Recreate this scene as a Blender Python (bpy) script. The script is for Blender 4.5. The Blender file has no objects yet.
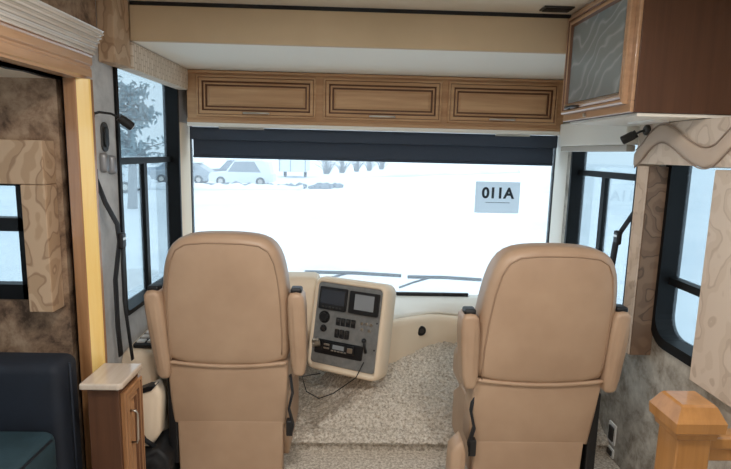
import bpy, bmesh, math, random
from mathutils import Vector, Matrix
random.seed(7)
S = bpy.context.scene
C = S.collection
# ------------------------------------------------------------------ camera
FPX, W, H = 530.0, 731.0, 469.0
CAMLOC = Vector((-0.14, 0, 1.5))
cam_d = bpy.data.cameras.new('camera'); cam = bpy.data.objects.new('camera', cam_d); C.objects.link(cam)
cam_d.sensor_width = 36; cam_d.lens = FPX / W * 36; cam_d.clip_start = .02; cam_d.clip_end = 500
R = Matrix(((0.99943698, -0.02028055, -0.02672851), (-0.02329794, 0.15376638, -0.98783253), (0.02414373, 0.98789908, 0.15320732)))
cam.matrix_world = Matrix.Translation(CAMLOC) @ R.to_4x4()
S.camera = cam
# ------------------------------------------------------------------ world, exposure, fill lamps' strength
S.view_settings.view_transform = 'Standard'; S.view_settings.look = 'None'
S.view_settings.gamma = 1; S.view_settings.use_curve_mapping = False
S.view_settings.exposure = 0.6
S.cycles.use_denoising = True
S.cycles.max_bounces = 10; S.cycles.diffuse_bounces = 6; S.cycles.transparent_max_bounces = 16
w = bpy.data.worlds.new('overcast'); S.world = w; w.use_nodes = True
bg = w.node_tree.nodes['Background']; bg.inputs[0].default_value = (.76, .90, 1.0, 1); bg.inputs[1].default_value = 1.45
FILL_W = 10.0       # unseen fill lamps added to brighten the lounge
# ------------------------------------------------------------------ materials
def lin(c):
    return tuple(((x / 255) / 12.92 if x / 255 <= .04045 else (((x / 255) + .055) / 1.055) ** 2.4) for x in c) + (1,)
MATS = {}
def mat(name, col, rough=.5, metal=0, spec=.5, coat=0):
    m = bpy.data.materials.new(name); m.use_nodes = True
    b = m.node_tree.nodes['Principled BSDF']
    b.inputs['Base Color'].default_value = lin(col); b.inputs['Roughness'].default_value = rough
    b.inputs['Metallic'].default_value = metal; b.inputs['Specular IOR Level'].default_value = spec
    b.inputs['Coat Weight'].default_value = coat
    MATS[name] = m
    return m
def nd(m, t, **k):
    n = m.node_tree.nodes.new(t)
    for a, v in k.items(): setattr(n, a, v)
    return n
def lk(m, a, b): m.node_tree.links.new(a, b)
def ramp(m, fac, stops):
    r = nd(m, 'ShaderNodeValToRGB'); e = r.color_ramp.elements
    while len(e) < len(stops): e.new(.5)
    for el, (p, c) in zip(e, stops): el.position = p; el.color = lin(c) if max(c) > 1 else (*c, 1)
    lk(m, fac, r.inputs[0]); return r.outputs[0]
def coords(m, scale=(1, 1, 1), warp=0, wscale=3):
    t = nd(m, 'ShaderNodeTexCoord'); mp = nd(m, 'ShaderNodeMapping'); mp.inputs['Scale'].default_value = scale
    src = t.outputs['Object']
    if warp:
        n = nd(m, 'ShaderNodeTexNoise'); n.inputs['Scale'].default_value = wscale; lk(m, src, n.inputs['Vector'])
        mx = nd(m, 'ShaderNodeVectorMath', operation='MULTIPLY_ADD'); lk(m, n.outputs['Color'], mx.inputs[0])
        mx.inputs[1].default_value = (warp,) * 3; lk(m, src, mx.inputs[2]); src = mx.outputs[0]
    lk(m, src, mp.inputs['Vector']); return mp.outputs[0]
def noise(m, vec, scale, detail=4, rough=.55):
    n = nd(m, 'ShaderNodeTexNoise'); n.inputs['Scale'].default_value = scale; n.inputs['Detail'].default_value = detail
    n.inputs['Roughness'].default_value = rough; lk(m, vec, n.inputs['Vector']); return n.outputs['Fac']
def bump(m, fac, strength=.2, dist=.01):
    b = nd(m, 'ShaderNodeBump'); b.inputs['Strength'].default_value = strength; b.inputs['Distance'].default_value = dist
    lk(m, fac, b.inputs['Height']); lk(m, b.outputs[0], m.node_tree.nodes['Principled BSDF'].inputs['Normal'])
def base(m, out): lk(m, out, m.node_tree.nodes['Principled BSDF'].inputs['Base Color'])

def wood(name, c0, c1, axis, rough=.35, coat=.3):
    m = mat(name, c1, rough, coat=coat)
    sc = [28, 28, 28]; sc['xyz'.index(axis)] = 1.6
    v = coords(m, sc, .03, 2)
    base(m, ramp(m, noise(m, v, 1.0, 6, .6), [(.3, c0), (.7, c1)]))
    return m
WX = wood('maple grain across', (184, 140, 100), (212, 170, 128), 'x', .6, 0)
WY = wood('maple grain lengthwise', (168, 130, 98), (196, 156, 122), 'y', .28, .5)
WFL = wood('pale fluting', (196, 184, 170), (222, 214, 204), 'y', .25, .8)  # flutes paler than the rest of the crown
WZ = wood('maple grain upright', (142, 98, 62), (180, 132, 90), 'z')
WD = wood('shaded maple cabinet side', (80, 50, 33), (98, 64, 43), 'z', .5, .1)  # same maple, with its shade put into a darker brown
WL = wood('honey maple post', (154, 104, 52), (182, 128, 70), 'z', .3, .5)
WG = wood('window-lit lacquered maple', (246, 202, 116), (252, 218, 142), 'z', .3, .6)  # chamfer of the upright: window's reflection put into the maple colour
GLZ = mat('dark glaze in grooves', (104, 66, 40), .5)
LEA = mat('beige leather', (180, 150, 124), .42)
v = coords(LEA, (1, 1, 1)); bump(LEA, noise(LEA, v, 260, 3), .12, .002)
base(LEA, ramp(LEA, noise(LEA, v, 5, 3), [(.3, (173, 143, 117)), (.7, (185, 155, 128))]))
LEAD = mat('beige leather seam', (160, 131, 106), .5)
BLK = mat('black plastic', (22, 22, 24), .45)
BLKR = mat('black rubber frame', (11, 12, 14), .5, spec=.25)
WEB = mat('black belt webbing', (26, 27, 30), .7)
CHR = mat('brushed nickel', (205, 200, 192), .28, 1)
DGR = mat('dark grey metal', (70, 68, 66), .4, .5)
CRM = mat('cream vinyl', (244, 239, 228), .55)
WHT = mat('white plastic', (232, 230, 226), .45)
DASH = mat('beige dash vinyl', (236, 216, 190), .55)
v = coords(DASH); bump(DASH, noise(DASH, v, 300, 2), .1, .002)
DTOP = mat('pale dash top vinyl', (240, 234, 222), .6)
PAN = mat('grey control panel', (128, 128, 126), .45, .2)
v = coords(PAN); base(PAN, ramp(PAN, noise(PAN, v, 30, 3), [(.3, (118, 118, 117)), (.7, (138, 137, 134))]))
SCR = mat('dark screen glass', (58, 62, 70), .15)
SCR2 = mat('grey screen glass', (138, 142, 146), .2)
SHD = mat('navy black shade fabric', (64, 73, 87), .85)
v = coords(SHD, (60, 60, 60)); base(SHD, ramp(SHD, noise(SHD, v, 6, 2), [(.3, (60, 69, 83)), (.7, (70, 79, 94))]))
SOFA = mat('dark teal upholstery', (30, 54, 64), .75)
v = coords(SOFA); base(SOFA, ramp(SOFA, noise(SOFA, v, 6, 4), [(.3, (30, 52, 60)), (.7, (44, 70, 80))])); bump(SOFA, noise(SOFA, v, 180, 2), .2, .003)
SOFB = mat('dark navy upholstery', (24, 32, 46), .75)
v = coords(SOFB); base(SOFB, ramp(SOFB, noise(SOFB, v, 6, 4), [(.3, (16, 22, 33)), (.7, (25, 33, 46))]))
CEI = mat('off white ceiling panel', (226, 216, 200), .6)
v = coords(CEI); base(CEI, ramp(CEI, noise(CEI, v, 4, 2), [(.3, (222, 211, 194)), (.7, (230, 221, 206))]))
CEW = mat('white cab ceiling vinyl', (248, 243, 232), .5)
BLKH = mat('tan bulkhead panel', (204, 180, 146), .6)
v = coords(BLKH); base(BLKH, ramp(BLKH, noise(BLKH, v, 3, 3), [(.3, (200, 176, 142)), (.7, (210, 186, 152))]))
def wallpaper(name, a, b, c, sc=6):
    m = mat(name, b, .75); v = coords(m, (1, 1, 1), .12, 4)
    f = noise(m, v, sc, 8, .68)
    base(m, ramp(m, f, [(.36, a), (.5, b), (.66, c)])); return m
WPB = wallpaper('brown mottled wallpaper', (78, 58, 44), (140, 113, 90), (176, 150, 124), 11)
WPG = wallpaper('grey beige mottled wallpaper', (128, 118, 104), (172, 164, 152), (200, 194, 182), 9)
WPP = wallpaper('grey cab wall vinyl', (168, 166, 164), (186, 184, 182), (200, 198, 196), 5)
def petal(name, fill0, fill1, line, sc=5, lines=5):
    """fabric printed with curling outlines"""
    m = mat(name, fill0, .75); v = coords(m, (1, 1, .8), .05, 9)
    n1 = nd(m, 'ShaderNodeTexNoise'); n1.inputs['Scale'].default_value = sc; n1.inputs['Detail'].default_value = .6; lk(m, v, n1.inputs['Vector'])
    a = nd(m, 'ShaderNodeMath', operation='MULTIPLY'); a.inputs[1].default_value = lines; lk(m, n1.outputs['Fac'], a.inputs[0])
    f = nd(m, 'ShaderNodeMath', operation='FRACT'); lk(m, a.outputs[0], f.inputs[0])
    fc = ramp(m, f.outputs[0], [(.0, line), (.10, line), (.16, fill1), (.55, fill1), (.62, fill0), (1, fill0)])
    base(m, fc); return m
CORL = petal('petal patterned tan fabric', (176, 146, 116), (190, 161, 132), (156, 126, 99), 11, 4)
CORD = petal('shaded petal patterned fabric', (112, 88, 70), (124, 99, 79), (92, 72, 56), 10, 5)  # leg fabric with shade put into its colour
CORR = petal('petal patterned beige fabric', (204, 186, 168), (211, 194, 177), (192, 173, 155), 11, 4)
VALL = mat('shingle patterned beige fabric', (214, 198, 178), .75)
v = coords(VALL)
sp_ = nd(VALL, 'ShaderNodeSeparateXYZ'); lk(VALL, v, sp_.inputs[0]); cb = nd(VALL, 'ShaderNodeCombineXYZ'); lk(VALL, sp_.outputs[2], cb.inputs[0]); lk(VALL, sp_.outputs[1], cb.inputs[1])
br = nd(VALL, 'ShaderNodeTexBrick'); lk(VALL, cb.outputs[0], br.inputs['Vector']); br.inputs['Scale'].default_value = 10
br.inputs['Color1'].default_value = lin((222, 206, 188)); br.inputs['Color2'].default_value = lin((206, 188, 168)); br.inputs['Mortar'].default_value = lin((188, 168, 146)); br.inputs['Mortar Size'].default_value = .03
base(VALL, br.outputs['Color'])
BAND = mat('plain taupe fabric', (196, 176, 158), .75)
CARP = mat('beige grey loop carpet', (176, 164, 148), .95, spec=.1)
v = coords(CARP)
f1 = noise(CARP, v, 75, 4, .75)
base(CARP, ramp(CARP, f1, [(.34, (158, 145, 128)), (.5, (214, 202, 186)), (.62, (242, 234, 222))])); bump(CARP, f1, .9, .012)
SNOW = mat('snow', (238, 242, 246), .8)
v = coords(SNOW); base(SNOW, ramp(SNOW, noise(SNOW, v, .25, 6, .7), [(.36, (226, 232, 238)), (.55, (241, 245, 248))]))
def glass(name, tint, haze, hazecol=(.9, .95, 1)):
    m = bpy.data.materials.new(name); m.use_nodes = True; n = m.node_tree.nodes; n.clear()
    out = n.new('ShaderNodeOutputMaterial'); tr = n.new('ShaderNodeBsdfTransparent'); tr.inputs[0].default_value = (*tint, 1)
    tl = n.new('ShaderNodeBsdfTranslucent'); tl.inputs[0].default_value = (*hazecol, 1)
    gl = n.new('ShaderNodeBsdfGlossy'); gl.inputs['Roughness'].default_value = .02
    fr = n.new('ShaderNodeLayerWeight'); fr.inputs[0].default_value = .08
    a = n.new('ShaderNodeMixShader'); a.inputs[0].default_value = haze
    b = n.new('ShaderNodeMixShader')
    L = m.node_tree.links.new
    L(tr.outputs[0], a.inputs[1]); L(tl.outputs[0], a.inputs[2])
    L(fr.outputs['Facing'], b.inputs[0]); L(a.outputs[0], b.inputs[1]); L(gl.outputs[0], b.inputs[2]); L(b.outputs[0], out.inputs[0])
    return m
GW = glass('misted windshield glass', (.86, .87, .875), .14)
GS = glass('tinted side glass', (.66, .71, .73), .07)
GC = glass('clear unseen window glass', (.97, .98, .98), .05)  # left clear so the unseen windows pass more daylight
CARS = [mat('car paint ' + n, c, .35) for n, c in (('grey', (150, 160, 168)), ('white', (220, 226, 230)), ('blue', (136, 154, 172)), ('dark', (120, 128, 137)))]
CGL = mat('frosted car window', (128, 138, 147), .4)
TYR = mat('tyre rubber', (38, 40, 44), .8)
BRK = mat('frosted bark', (140, 144, 148), .9)
LEF = mat('frosted foliage', (150, 168, 174), .9)
SHR = mat('frosted bare shrub', (120, 124, 128), .9)
PAP = mat('paper sheet', (226, 232, 236), .7)
# paper lets daylight through
def paper_nodes(m, col):
    n = m.node_tree.nodes; p = n['Principled BSDF']; tl = n.new('ShaderNodeBsdfTranslucent'); tl.inputs[0].default_value = lin(col)
    mx = n.new('ShaderNodeMixShader'); mx.inputs[0].default_value = .62
    lk(m, p.outputs[0], mx.inputs[1]); lk(m, tl.outputs[0], mx.inputs[2]); lk(m, mx.outputs[0], n['Material Output'].inputs[0])
paper_nodes(PAP, (240, 246, 250))
INK = mat('black print', (40, 50, 58), .6)
EMI = mat('fill lamp lens', (255, 236, 205), .4)  # lens of the fill lamps added out of view
EMI.node_tree.nodes['Principled BSDF'].inputs['Emission Color'].default_value = (1, .78, .5, 1)
EMI.node_tree.nodes['Principled BSDF'].inputs['Emission Strength'].default_value = 4
ETCH = mat('etched cabinet glass', (92, 98, 100), .22)
v = coords(ETCH, (1, 1, 1.5), .35, 4)
wv = nd(ETCH, 'ShaderNodeTexWave', wave_type='RINGS'); wv.inputs['Scale'].default_value = 3.5; wv.inputs['Distortion'].default_value = 6; lk(ETCH, v, wv.inputs['Vector'])
base(ETCH, ramp(ETCH, wv.outputs['Fac'], [(.6, (134, 140, 139)), (.9, (144, 150, 149)), (1, (160, 165, 164))])); bump(ETCH, wv.outputs['Fac'], .08, .004)

# ------------------------------------------------------------------ helpers
def B(): return bmesh.new()
def box(bm, x0, x1, y0, y1, z0, z1):
    vs = [bm.verts.new(p) for p in ((x0, y0, z0), (x1, y0, z0), (x1, y1, z0), (x0, y1, z0), (x0, y0, z1), (x1, y0, z1), (x1, y1, z1), (x0, y1, z1))]
    for f in ((0, 3, 2, 1), (4, 5, 6, 7), (0, 1, 5, 4), (1, 2, 6, 5), (2, 3, 7, 6), (3, 0, 4, 7)): bm.faces.new([vs[i] for i in f])
    return bm
def prism(bm, pts, fn, d0, d1):
    """polygon pts (a,b) extruded along c; fn(a,b,c)->xyz"""
    A = [bm.verts.new(fn(a, b, d0)) for a, b in pts]; Z = [bm.verts.new(fn(a, b, d1)) for a, b in pts]
    n = len(pts); bm.faces.new(A[::-1]); bm.faces.new(Z)
    for i in range(n): bm.faces.new((A[i], A[(i + 1) % n], Z[(i + 1) % n], Z[i]))
    return bm
def rings(bm, loops, cap0=True, cap1=True, mi=None):
    V = [[bm.verts.new(p) for p in l] for l in loops]; n = len(V[0])
    for k in range(len(V) - 1):
        for i in range(n):
            f = bm.faces.new((V[k][i], V[k][(i + 1) % n], V[k + 1][(i + 1) % n], V[k + 1][i]))
            if mi: f.material_index = mi[k]
    if cap0: bm.faces.new(V[0][::-1])
    if cap1: bm.faces.new(V[-1])
    return bm
def tube(bm, path, r, n=8, flat=None):
    """round (or flat = (rw, rt) strap) tube along a path"""
    P = [Vector(p) for p in path]; loops = []
    for i, p in enumerate(P):
        t = (P[min(i + 1, len(P) - 1)] - P[max(i - 1, 0)]).normalized()
        ref = Vector((0, 0, 1)) if abs(t.z) < .9 else Vector((0, 1, 0))
        a = t.cross(ref).normalized(); b = t.cross(a)
        rr = r[i] if isinstance(r, (list, tuple)) else r
        if flat: ra, rb = flat
        else: ra = rb = rr
        loops.append([p + a * math.cos(2 * math.pi * k / n) * ra + b * math.sin(2 * math.pi * k / n) * rb for k in range(n)])
    return rings(bm, loops)
def disc(bm, c, ax, r, h, n=20, bev=0):
    """cylinder centred on c, along ax by h"""
    c = Vector(c); ax = Vector(ax).normalized(); ref = Vector((0, 0, 1)) if abs(ax.z) < .9 else Vector((1, 0, 0))
    a = ax.cross(ref).normalized(); b = ax.cross(a)
    prof = [(r, 0), (r, h)] if not bev else [(r, 0), (r, h - bev), (r - bev, h)]
    return rings(bm, [[c + ax * t + a * math.cos(2 * math.pi * k / n) * q + b * math.sin(2 * math.pi * k / n) * q for k in range(n)] for q, t in prof])
def rrect(a0, a1, b0, b1, r, n=6):
    pts = []
    for cx, cy, s in ((a1 - r, b1 - r, 0), (a0 + r, b1 - r, 90), (a0 + r, b0 + r, 180), (a1 - r, b0 + r, 270)):
        for k in range(n + 1):
            t = math.radians(s + 90 * k / n); pts.append((cx + r * math.cos(t), cy + r * math.sin(t)))
    return pts
def inset(pts, d):
    n = len(pts); out = []
    for i in range(n):
        p = Vector(pts[i]); e0 = (p - Vector(pts[i - 1])); e1 = (Vector(pts[(i + 1) % n]) - p)
        if e0.length < 1e-7: e0 = e1
        if e1.length < 1e-7: e1 = e0
        n0 = Vector((-e0.y, e0.x)).normalized(); n1 = Vector((-e1.y, e1.x)).normalized(); m = (n0 + n1)
        m = m.normalized() if m.length > 1e-6 else n0
        out.append(tuple(p + m * d / max(.5, m.dot(n0))))
    return out
def pillow(bm, pts, fn, c0, c1, r, bulge=.0, seg=5):
    """rounded cushion: counter-clockwise outline pts (a,b), thickness c0..c1, edge radius r"""
    L = []
    cen = sum((Vector(p) for p in pts), Vector((0, 0))) / len(pts)
    def face(c, sgn):
        ins = inset(pts, r); o = []
        for s, bb in ((.25, 1.), (.55, .85), (.8, .5)):
            o.append([fn(cen.x + (p[0] - cen.x) * s, cen.y + (p[1] - cen.y) * s, c + sgn * bulge * bb) for p in ins])
        return o
    L += face(c0, -1)
    for k in range(seg + 1):
        t = math.pi / 2 * k / seg; q = inset(pts, r * (1 - math.sin(t)))
        L.append([fn(a, b, c0 + r * (1 - math.cos(t))) for a, b in q])
    for k in range(seg + 1):
        t = math.pi / 2 * k / seg; q = inset(pts, r * (1 - math.cos(t)))
        L.append([fn(a, b, c1 - r * (1 - math.sin(t))) for a, b in q])
    L += face(c1, 1)[::-1]
    return rings(bm, L)
def wloc(o):
    v = Vector((0, 0, 0))
    while o is not None: v += o.location; o = o.parent
    return v
def link(name, bm, m, parent=None, smooth=False, bev=0, origin=None):
    bmesh.ops.recalc_face_normals(bm, faces=bm.faces[:])
    me = bpy.data.meshes.new(name)
    off = Vector(origin) if origin is not None else Vector((0, 0, 0))
    if origin is not None: bmesh.ops.translate(bm, verts=bm.verts[:], vec=-off)
    bm.to_mesh(me); bm.free()
    for x in (m if isinstance(m, (list, tuple)) else [m]): me.materials.append(x)
    o = bpy.data.objects.new(name, me); C.objects.link(o); o.location = off
    if parent is not None: o.parent = parent; o.location = off - wloc(parent)
    if smooth:
        for p in me.polygons: p.use_smooth = True
    if bev:
        b = o.modifiers.new('bevel', 'BEVEL'); b.width = bev; b.segments = 2; b.limit_method = 'ANGLE'; b.angle_limit = math.radians(40)
        for p in me.polygons: p.use_smooth = True
        wn = o.modifiers.new('normals', 'WEIGHTED_NORMAL'); wn.keep_sharp = False
    return o
def struct(name, bm, m, parent=None, **k):
    o = link(name, bm, m, parent, **k)
    if parent is None: o['kind'] = 'structure'
    return o
def thing(name, label, cat, loc=(0, 0, 0), group=None):
    o = bpy.data.objects.new(name, None); C.objects.link(o); o.location = loc; o.empty_display_size = .05
    return tag(o, label, cat, group)
def tag(o, label, cat, group=None):
    o['label'] = label; o['category'] = cat
    if group: o['group'] = group
    return o
XYZ = lambda a, b, c: (a, b, c)
XZ = lambda a, b, c: (a, c, b)          # outline in x,z extruded along y
YZ = lambda a, b, c: (c, a, b)          # outline in y,z extruded along x

# ------------------------------------------------------------------ the setting
WT = .07
def wall_x(name, x0, x1, y0, y1, z0, z1, holes, m):
    bm = B(); ys = y0
    for (a, b, c, d) in sorted(holes):
        box(bm, x0, x1, ys, a, z0, z1); box(bm, x0, x1, a, b, z0, c); box(bm, x0, x1, a, b, d, z1); ys = b
    box(bm, x0, x1, ys, y1, z0, z1)
    return struct(name, bm, m)
def wall_y(name, y0, y1, x0, x1, z0, z1, holes, m):
    bm = B(); xs = x0
    for (a, b, c, d) in sorted(holes):
        box(bm, xs, a, y0, y1, z0, z1); box(bm, a, b, y0, y1, z0, c); box(bm, a, b, y0, y1, d, z1); xs = b
    box(bm, xs, x1, y0, y1, z0, z1)
    return struct(name, bm, m)
# floors
struct('floor', box(B(), -2.1, 1.2, -3, 2.51, -.08, 0), CARP)
struct('floor_base', box(B(), -1.27, 1.27, 2.51, 3.56, -.08, -.03), CARP)
def sm(t): t = max(0, min(1, t)); return t * t * (3 - 2 * t)
bm = B(); nx, ny = 230, 104; G = []
def fl_z(x, y):
    u = (y - 2.48)
    up = sm((x + .30 + .06 * math.sin(u * 14)) / .22)
    edge = -.02 * sm((.05 - u) / .05) if u < .05 else 0
    z = .082 + edge + sm((u - .02) / .72) * (.04 + .15 * up) + .05 * up * sm((u - .05) / .14)
    z += .014 * math.sin(x * 9 + 1) * sm(u / .3) * sm((.5 - abs(x)) / .4)
    return z
for j in range(ny):
    row = []
    for i in range(nx + 1):
        x = -1.2 + 2.4 * i / nx; y = 2.48 + 1.02 * max(0, j - 3) / (ny - 4)
        if j < 3: z = (-.02, .038, .050)[j]; y = 2.48 + (.022, .018, -.004)[j]
        else: z = fl_z(x, y) + random.uniform(-.0035, .0035)
        if j >= 3: z += .007 * (math.sin(x * 61 + 3 * math.sin(y * 37)) * math.sin(y * 53 + 2 * math.sin(x * 29)))
        row.append(bm.verts.new((x, y + (random.uniform(-.003, .003) if j else 0), z)))
    G.append(row)
for j in range(ny - 1):
    for i in range(nx): bm.faces.new((G[j][i], G[j][i + 1], G[j + 1][i + 1], G[j + 1][i]))
o = struct('floor_front', bm, CARP, smooth=True)
# ceilings and bulkhead
struct('ceiling', box(B(), -1.27, 1.27, -3, 2.48, 2.13, 2.18), CEI)
struct('ceiling_front', box(B(), -1.27, 1.27, 2.5, 3.52, 1.965, 2.0), CEW)
struct('wall_bulkhead', box(B(), -1.2, 1.2, 2.48, 2.5, 1.965, 2.13), BLKH)
bm = B(); box(bm, -1.13, .83, 2.462, 2.48, 1.962, 2.112)
struct('trim_1', bm, BLKH, bev=.003)
bm = B(); box(bm, -1.13, .83, 2.468, 2.48, 2.112, 2.13)
struct('trim_2', bm, BLK)
# side windows: (y0,y1,z0,z1) clear openings
WIN_L = (2.44, 3.27, .715, 1.88)
WIN_R = (2.46, 3.22, .70, 1.62)
WIN_M = (1.02, 2.205, .735, 1.62)
WIN_R2 = (-2.7, -.2, .75, 1.72)  # out of view, enlarged to let in more daylight
WIN_B = (-.95, .95, .8, 1.75)  # unseen back window, added for daylight from behind
wall_x('wall_right', 1.2, 1.2 + WT, -3, 3.52, -.08, 2.13, [WIN_R2, WIN_M, WIN_R], WPG)
wall_x('wall_left', -1.2 - WT, -1.2, 2.12, 3.52, -.08, 2.13, [(2.12, 2.30, 1.90, 2.13), WIN_L], WPP)
wall_x('wall_left_header', -1.2 - WT, -1.2, -1.5, 2.30, 1.745, 2.13, [(2.12, 2.30, 1.745, 1.90)], WPB)
wall_x('wall_left_rear', -1.2 - WT, -1.2, -3, -1.5, -.08, 2.13, [], WPB)
SL_W = (-1.95, -1.415, .92, 1.36)
wall_y('wall_slide_end', 2.08, 2.14, -2.1, -1.2 - WT + .01, -.08, 1.745, [SL_W], WPB)
WIN_S = (-1.1, 1.6, .9, 1.6)  # unseen slide-out window, made large for extra daylight
wall_x('wall_slide_side', -2.17, -2.1, -1.5, 2.14, -.08, 1.745, [WIN_S], WPB)
wall_y('wall_slide_back', -1.56, -1.5, -2.17, -1.2, -.08, 1.745, [], WPB)
struct('ceiling_slide', box(B(), -2.17, -1.2, -1.56, 2.14, 1.745, 1.79), CEI)
wall_y('wall_back', -3.07, -3, -1.27, 1.27, -.08, 2.13, [WIN_B], WPB)
bm = B(); L = []
for q, y in ((-.02, -2.99), (.03, -2.99), (.03, -3.05), (0, -3.05), (-.02, -2.99)):
    L.append([(a, y, b) for a, b in rrect(WIN_B[0] + q, WIN_B[1] - q, WIN_B[2] + q, WIN_B[3] - q, .05)])
rings(bm, L, False, False); bmesh.ops.remove_doubles(bm, verts=bm.verts[:], dist=1e-5)
wb = struct('fill_window_back', bm, BLKR)  # added window behind the camera, there to brighten the lounge
link('pane', prism(B(), rrect(WIN_B[0], WIN_B[1], WIN_B[2], WIN_B[3], .05), XZ, -3.04, -3.036), GC, wb)
# front wall around the windshield
wall_y('wall_front', 3.5, 3.56, -1.27, 1.27, -.08, 2.0, [(-1.195, 1.195, .50, 1.70)], CRM)

def side_window(name, x_in, sgn, win, bars, divs, m=GS, r=.06, fw=.03):
    """x_in inner wall face, sgn +1 for the right-hand wall; bars = z of horizontal bars, divs = (y, z0, z1) uprights"""
    y0, y1, z0, z1 = win
    fl = rrect(y0 - fw, y1 + fw, z0 - fw, z1 + fw, r + fw); op = rrect(y0 + .012, y1 - .012, z0 + .012, z1 - .012, r)
    xg = x_in + sgn * .062
    fn = lambda a, b, c: (c, a, b)
    bm = B()
    xs = [x_in - sgn * .012, x_in - sgn * .012, x_in - sgn * .004, x_in + sgn * .075, x_in + sgn * .075, x_in + sgn * .002, x_in + sgn * .001]
    o2 = rrect(y0 + .001, y1 - .001, z0 + .001, z1 - .001, .012)
    L = [[fn(a, b, xs[0]) for a, b in op], [fn(a, b, xs[0]) for a, b in fl], [fn(a, b, xs[6]) for a, b in fl], [fn(a, b, xs[6]) for a, b in o2],
         [fn(a, b, xs[3]) for a, b in o2], [fn(a, b, xs[3]) for a, b in op]]
    L.append(L[0]); rings(bm, L, False, False); bmesh.ops.remove_doubles(bm, verts=bm.verts[:], dist=1e-5)
    for z in bars: box(bm, min(xg - sgn * .03, xg + sgn * .01), max(xg - sgn * .03, xg + sgn * .01), y0 + .01, y1 - .01, z - .016, z + .016)
    for (y, a, b) in divs: box(bm, min(xg - sgn * .02, xg + sgn * .008), max(xg - sgn * .02, xg + sgn * .008), y - .02, y + .02, a, b)
    w_ = struct(name, bm, BLKR)
    bm = B(); prism(bm, op, fn, xg - .002, xg + .002)
    link('pane', bm, m, w_)
    return w_
side_window('window_2', -1.2, -1, WIN_L, [1.43], [(2.87, .72, 1.43)], r=.02, fw=.01)
side_window('window_3', 1.2, 1, WIN_R, [1.41], [(2.90, .70, 1.41)], r=.02, fw=.01)
side_window('window_4', 1.2, 1, WIN_M, [.985], [(1.5, .985, 1.61)], r=.09)
side_window('window_5', 1.2, 1, WIN_R2, [], [(-1.35, .86, 1.6)], GC)
side_window('window_6', -2.1, -1, WIN_S, [], [(.3, .86, 1.54)], GC)
# window in the end of the slide-out (faces forward)
x0, x1, z0, z1 = SL_W
bm = B()
for bx_ in ((x0, x1, z0 - .03, z0 + .03), (x0, x1, z1 - .02, z1 + .02), (x0 - .03, x0 + .02, z0, z1), (x1 - .02, x1 + .02, z0 - .03, z1 + .02), (x0, x1, 1.163, 1.215)):
    box(bm, bx_[0], bx_[1], 2.072, 2.125, bx_[2], bx_[3])
wn = struct('window_7', bm, BLKR)
link('pane', box(B(), x0, x1, 2.108, 2.112, z0, z1), GS, wn)
# windshield
bm = B(); L = []
for q, y in ((0, 3.49), (.012, 3.49), (.012, 3.53), (0, 3.53)):
    L.append([(a, y, b) for a, b in rrect(-1.198 + q, 1.198 - q, .495 + q, 1.70 - q, .03)])
L.append(L[0]); rings(bm, L, False, False)
ws = struct('window_1', bm, BLKR)
link('pane', prism(B(), rrect(-1.187, 1.187, .505, 1.69, .025), XZ, 3.508, 3.514), GW, ws)
# pillar trims beside the windshield
for s, n in ((-1, 'trim_3'), (1, 'trim_4')):
    bm = B(); x = s * 1.2
    prism(bm, [(x, 3.305), (x, 3.484), (x - s * .012, 3.484), (x - s * .012, 3.34)], lambda a, b, c: (a, b, c), .5, 1.655)
    struct(n, bm, DASH if s < 0 else CRM, bev=.004)
# slide-out fascia: fluted crown and the upright beside the cab
prof = [(-1.2, 1.745), (-1.150, 1.745), (-1.150, 1.752), (-1.143, 1.757), (-1.143, 1.785), (-1.148, 1.79), (-1.148, 1.797), (-1.139, 1.803), (-1.139, 1.830), (-1.134, 1.836)]
for k in range(6):
    t = k / 5; bx_, bz = -1.134 + .036 * t ** 1.3, 1.838 + .072 * t
    prof += [(bx_ - .001, bz), (bx_ + .007, bz + .001), (bx_ + .009, bz + .007), (bx_ + .003, bz + .0105)]
prof += [(-1.088, 1.926), (-1.2, 1.926)]
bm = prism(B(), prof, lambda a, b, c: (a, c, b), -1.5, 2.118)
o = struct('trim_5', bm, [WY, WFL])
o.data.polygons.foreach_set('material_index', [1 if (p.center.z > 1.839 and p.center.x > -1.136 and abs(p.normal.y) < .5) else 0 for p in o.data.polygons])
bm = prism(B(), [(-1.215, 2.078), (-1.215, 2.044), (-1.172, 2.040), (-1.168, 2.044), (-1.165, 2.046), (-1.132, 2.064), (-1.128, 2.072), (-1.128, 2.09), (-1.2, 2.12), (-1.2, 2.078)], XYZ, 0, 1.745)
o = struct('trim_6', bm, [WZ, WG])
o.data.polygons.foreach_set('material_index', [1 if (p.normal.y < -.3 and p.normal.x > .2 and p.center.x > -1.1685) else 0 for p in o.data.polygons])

# ------------------------------------------------------------------ windshield cabinets
def panel_door(bm, fn, a0, a1, b0, b1, th=.018):
    """raised panel door; ring mesh in (a,b) with depth c towards the viewer; slot 1 = dark glaze"""
    st = [(0, 0), (0, th - .004), (.004, th), (.012, th), (.015, th - .004), (.020, th), (.034, th), (.038, th - .008), (.043, th - .008), (.048, th - .003), (.054, th - .003), (.058, th - .011), (.064, th - .011), (.078, th - .004)]
    mi = [0, 0, 0, 1, 0, 0, 1, 1, 0, 0, 1, 1, 0]
    loops = [[fn(a, b, c) for a, b in ((a0 + q, b0 + q), (a1 - q, b0 + q), (a1 - q, b1 - q), (a0 + q, b1 - q))] for q, c in st]
    return rings(bm, loops, True, True, mi)
def bar_handle(bm, p, ax, out, L=.1, r=.005, d=.022):
    p = Vector(p); ax = Vector(ax); out = Vector(out)
    pts = [p - ax * L / 2, p - ax * L / 2 + out * d * .8, p - ax * L * .4 + out * d, p + ax * L * .4 + out * d, p + ax * L / 2 + out * d * .8, p + ax * L / 2]
    return tube(bm, pts, r, 8)
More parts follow.
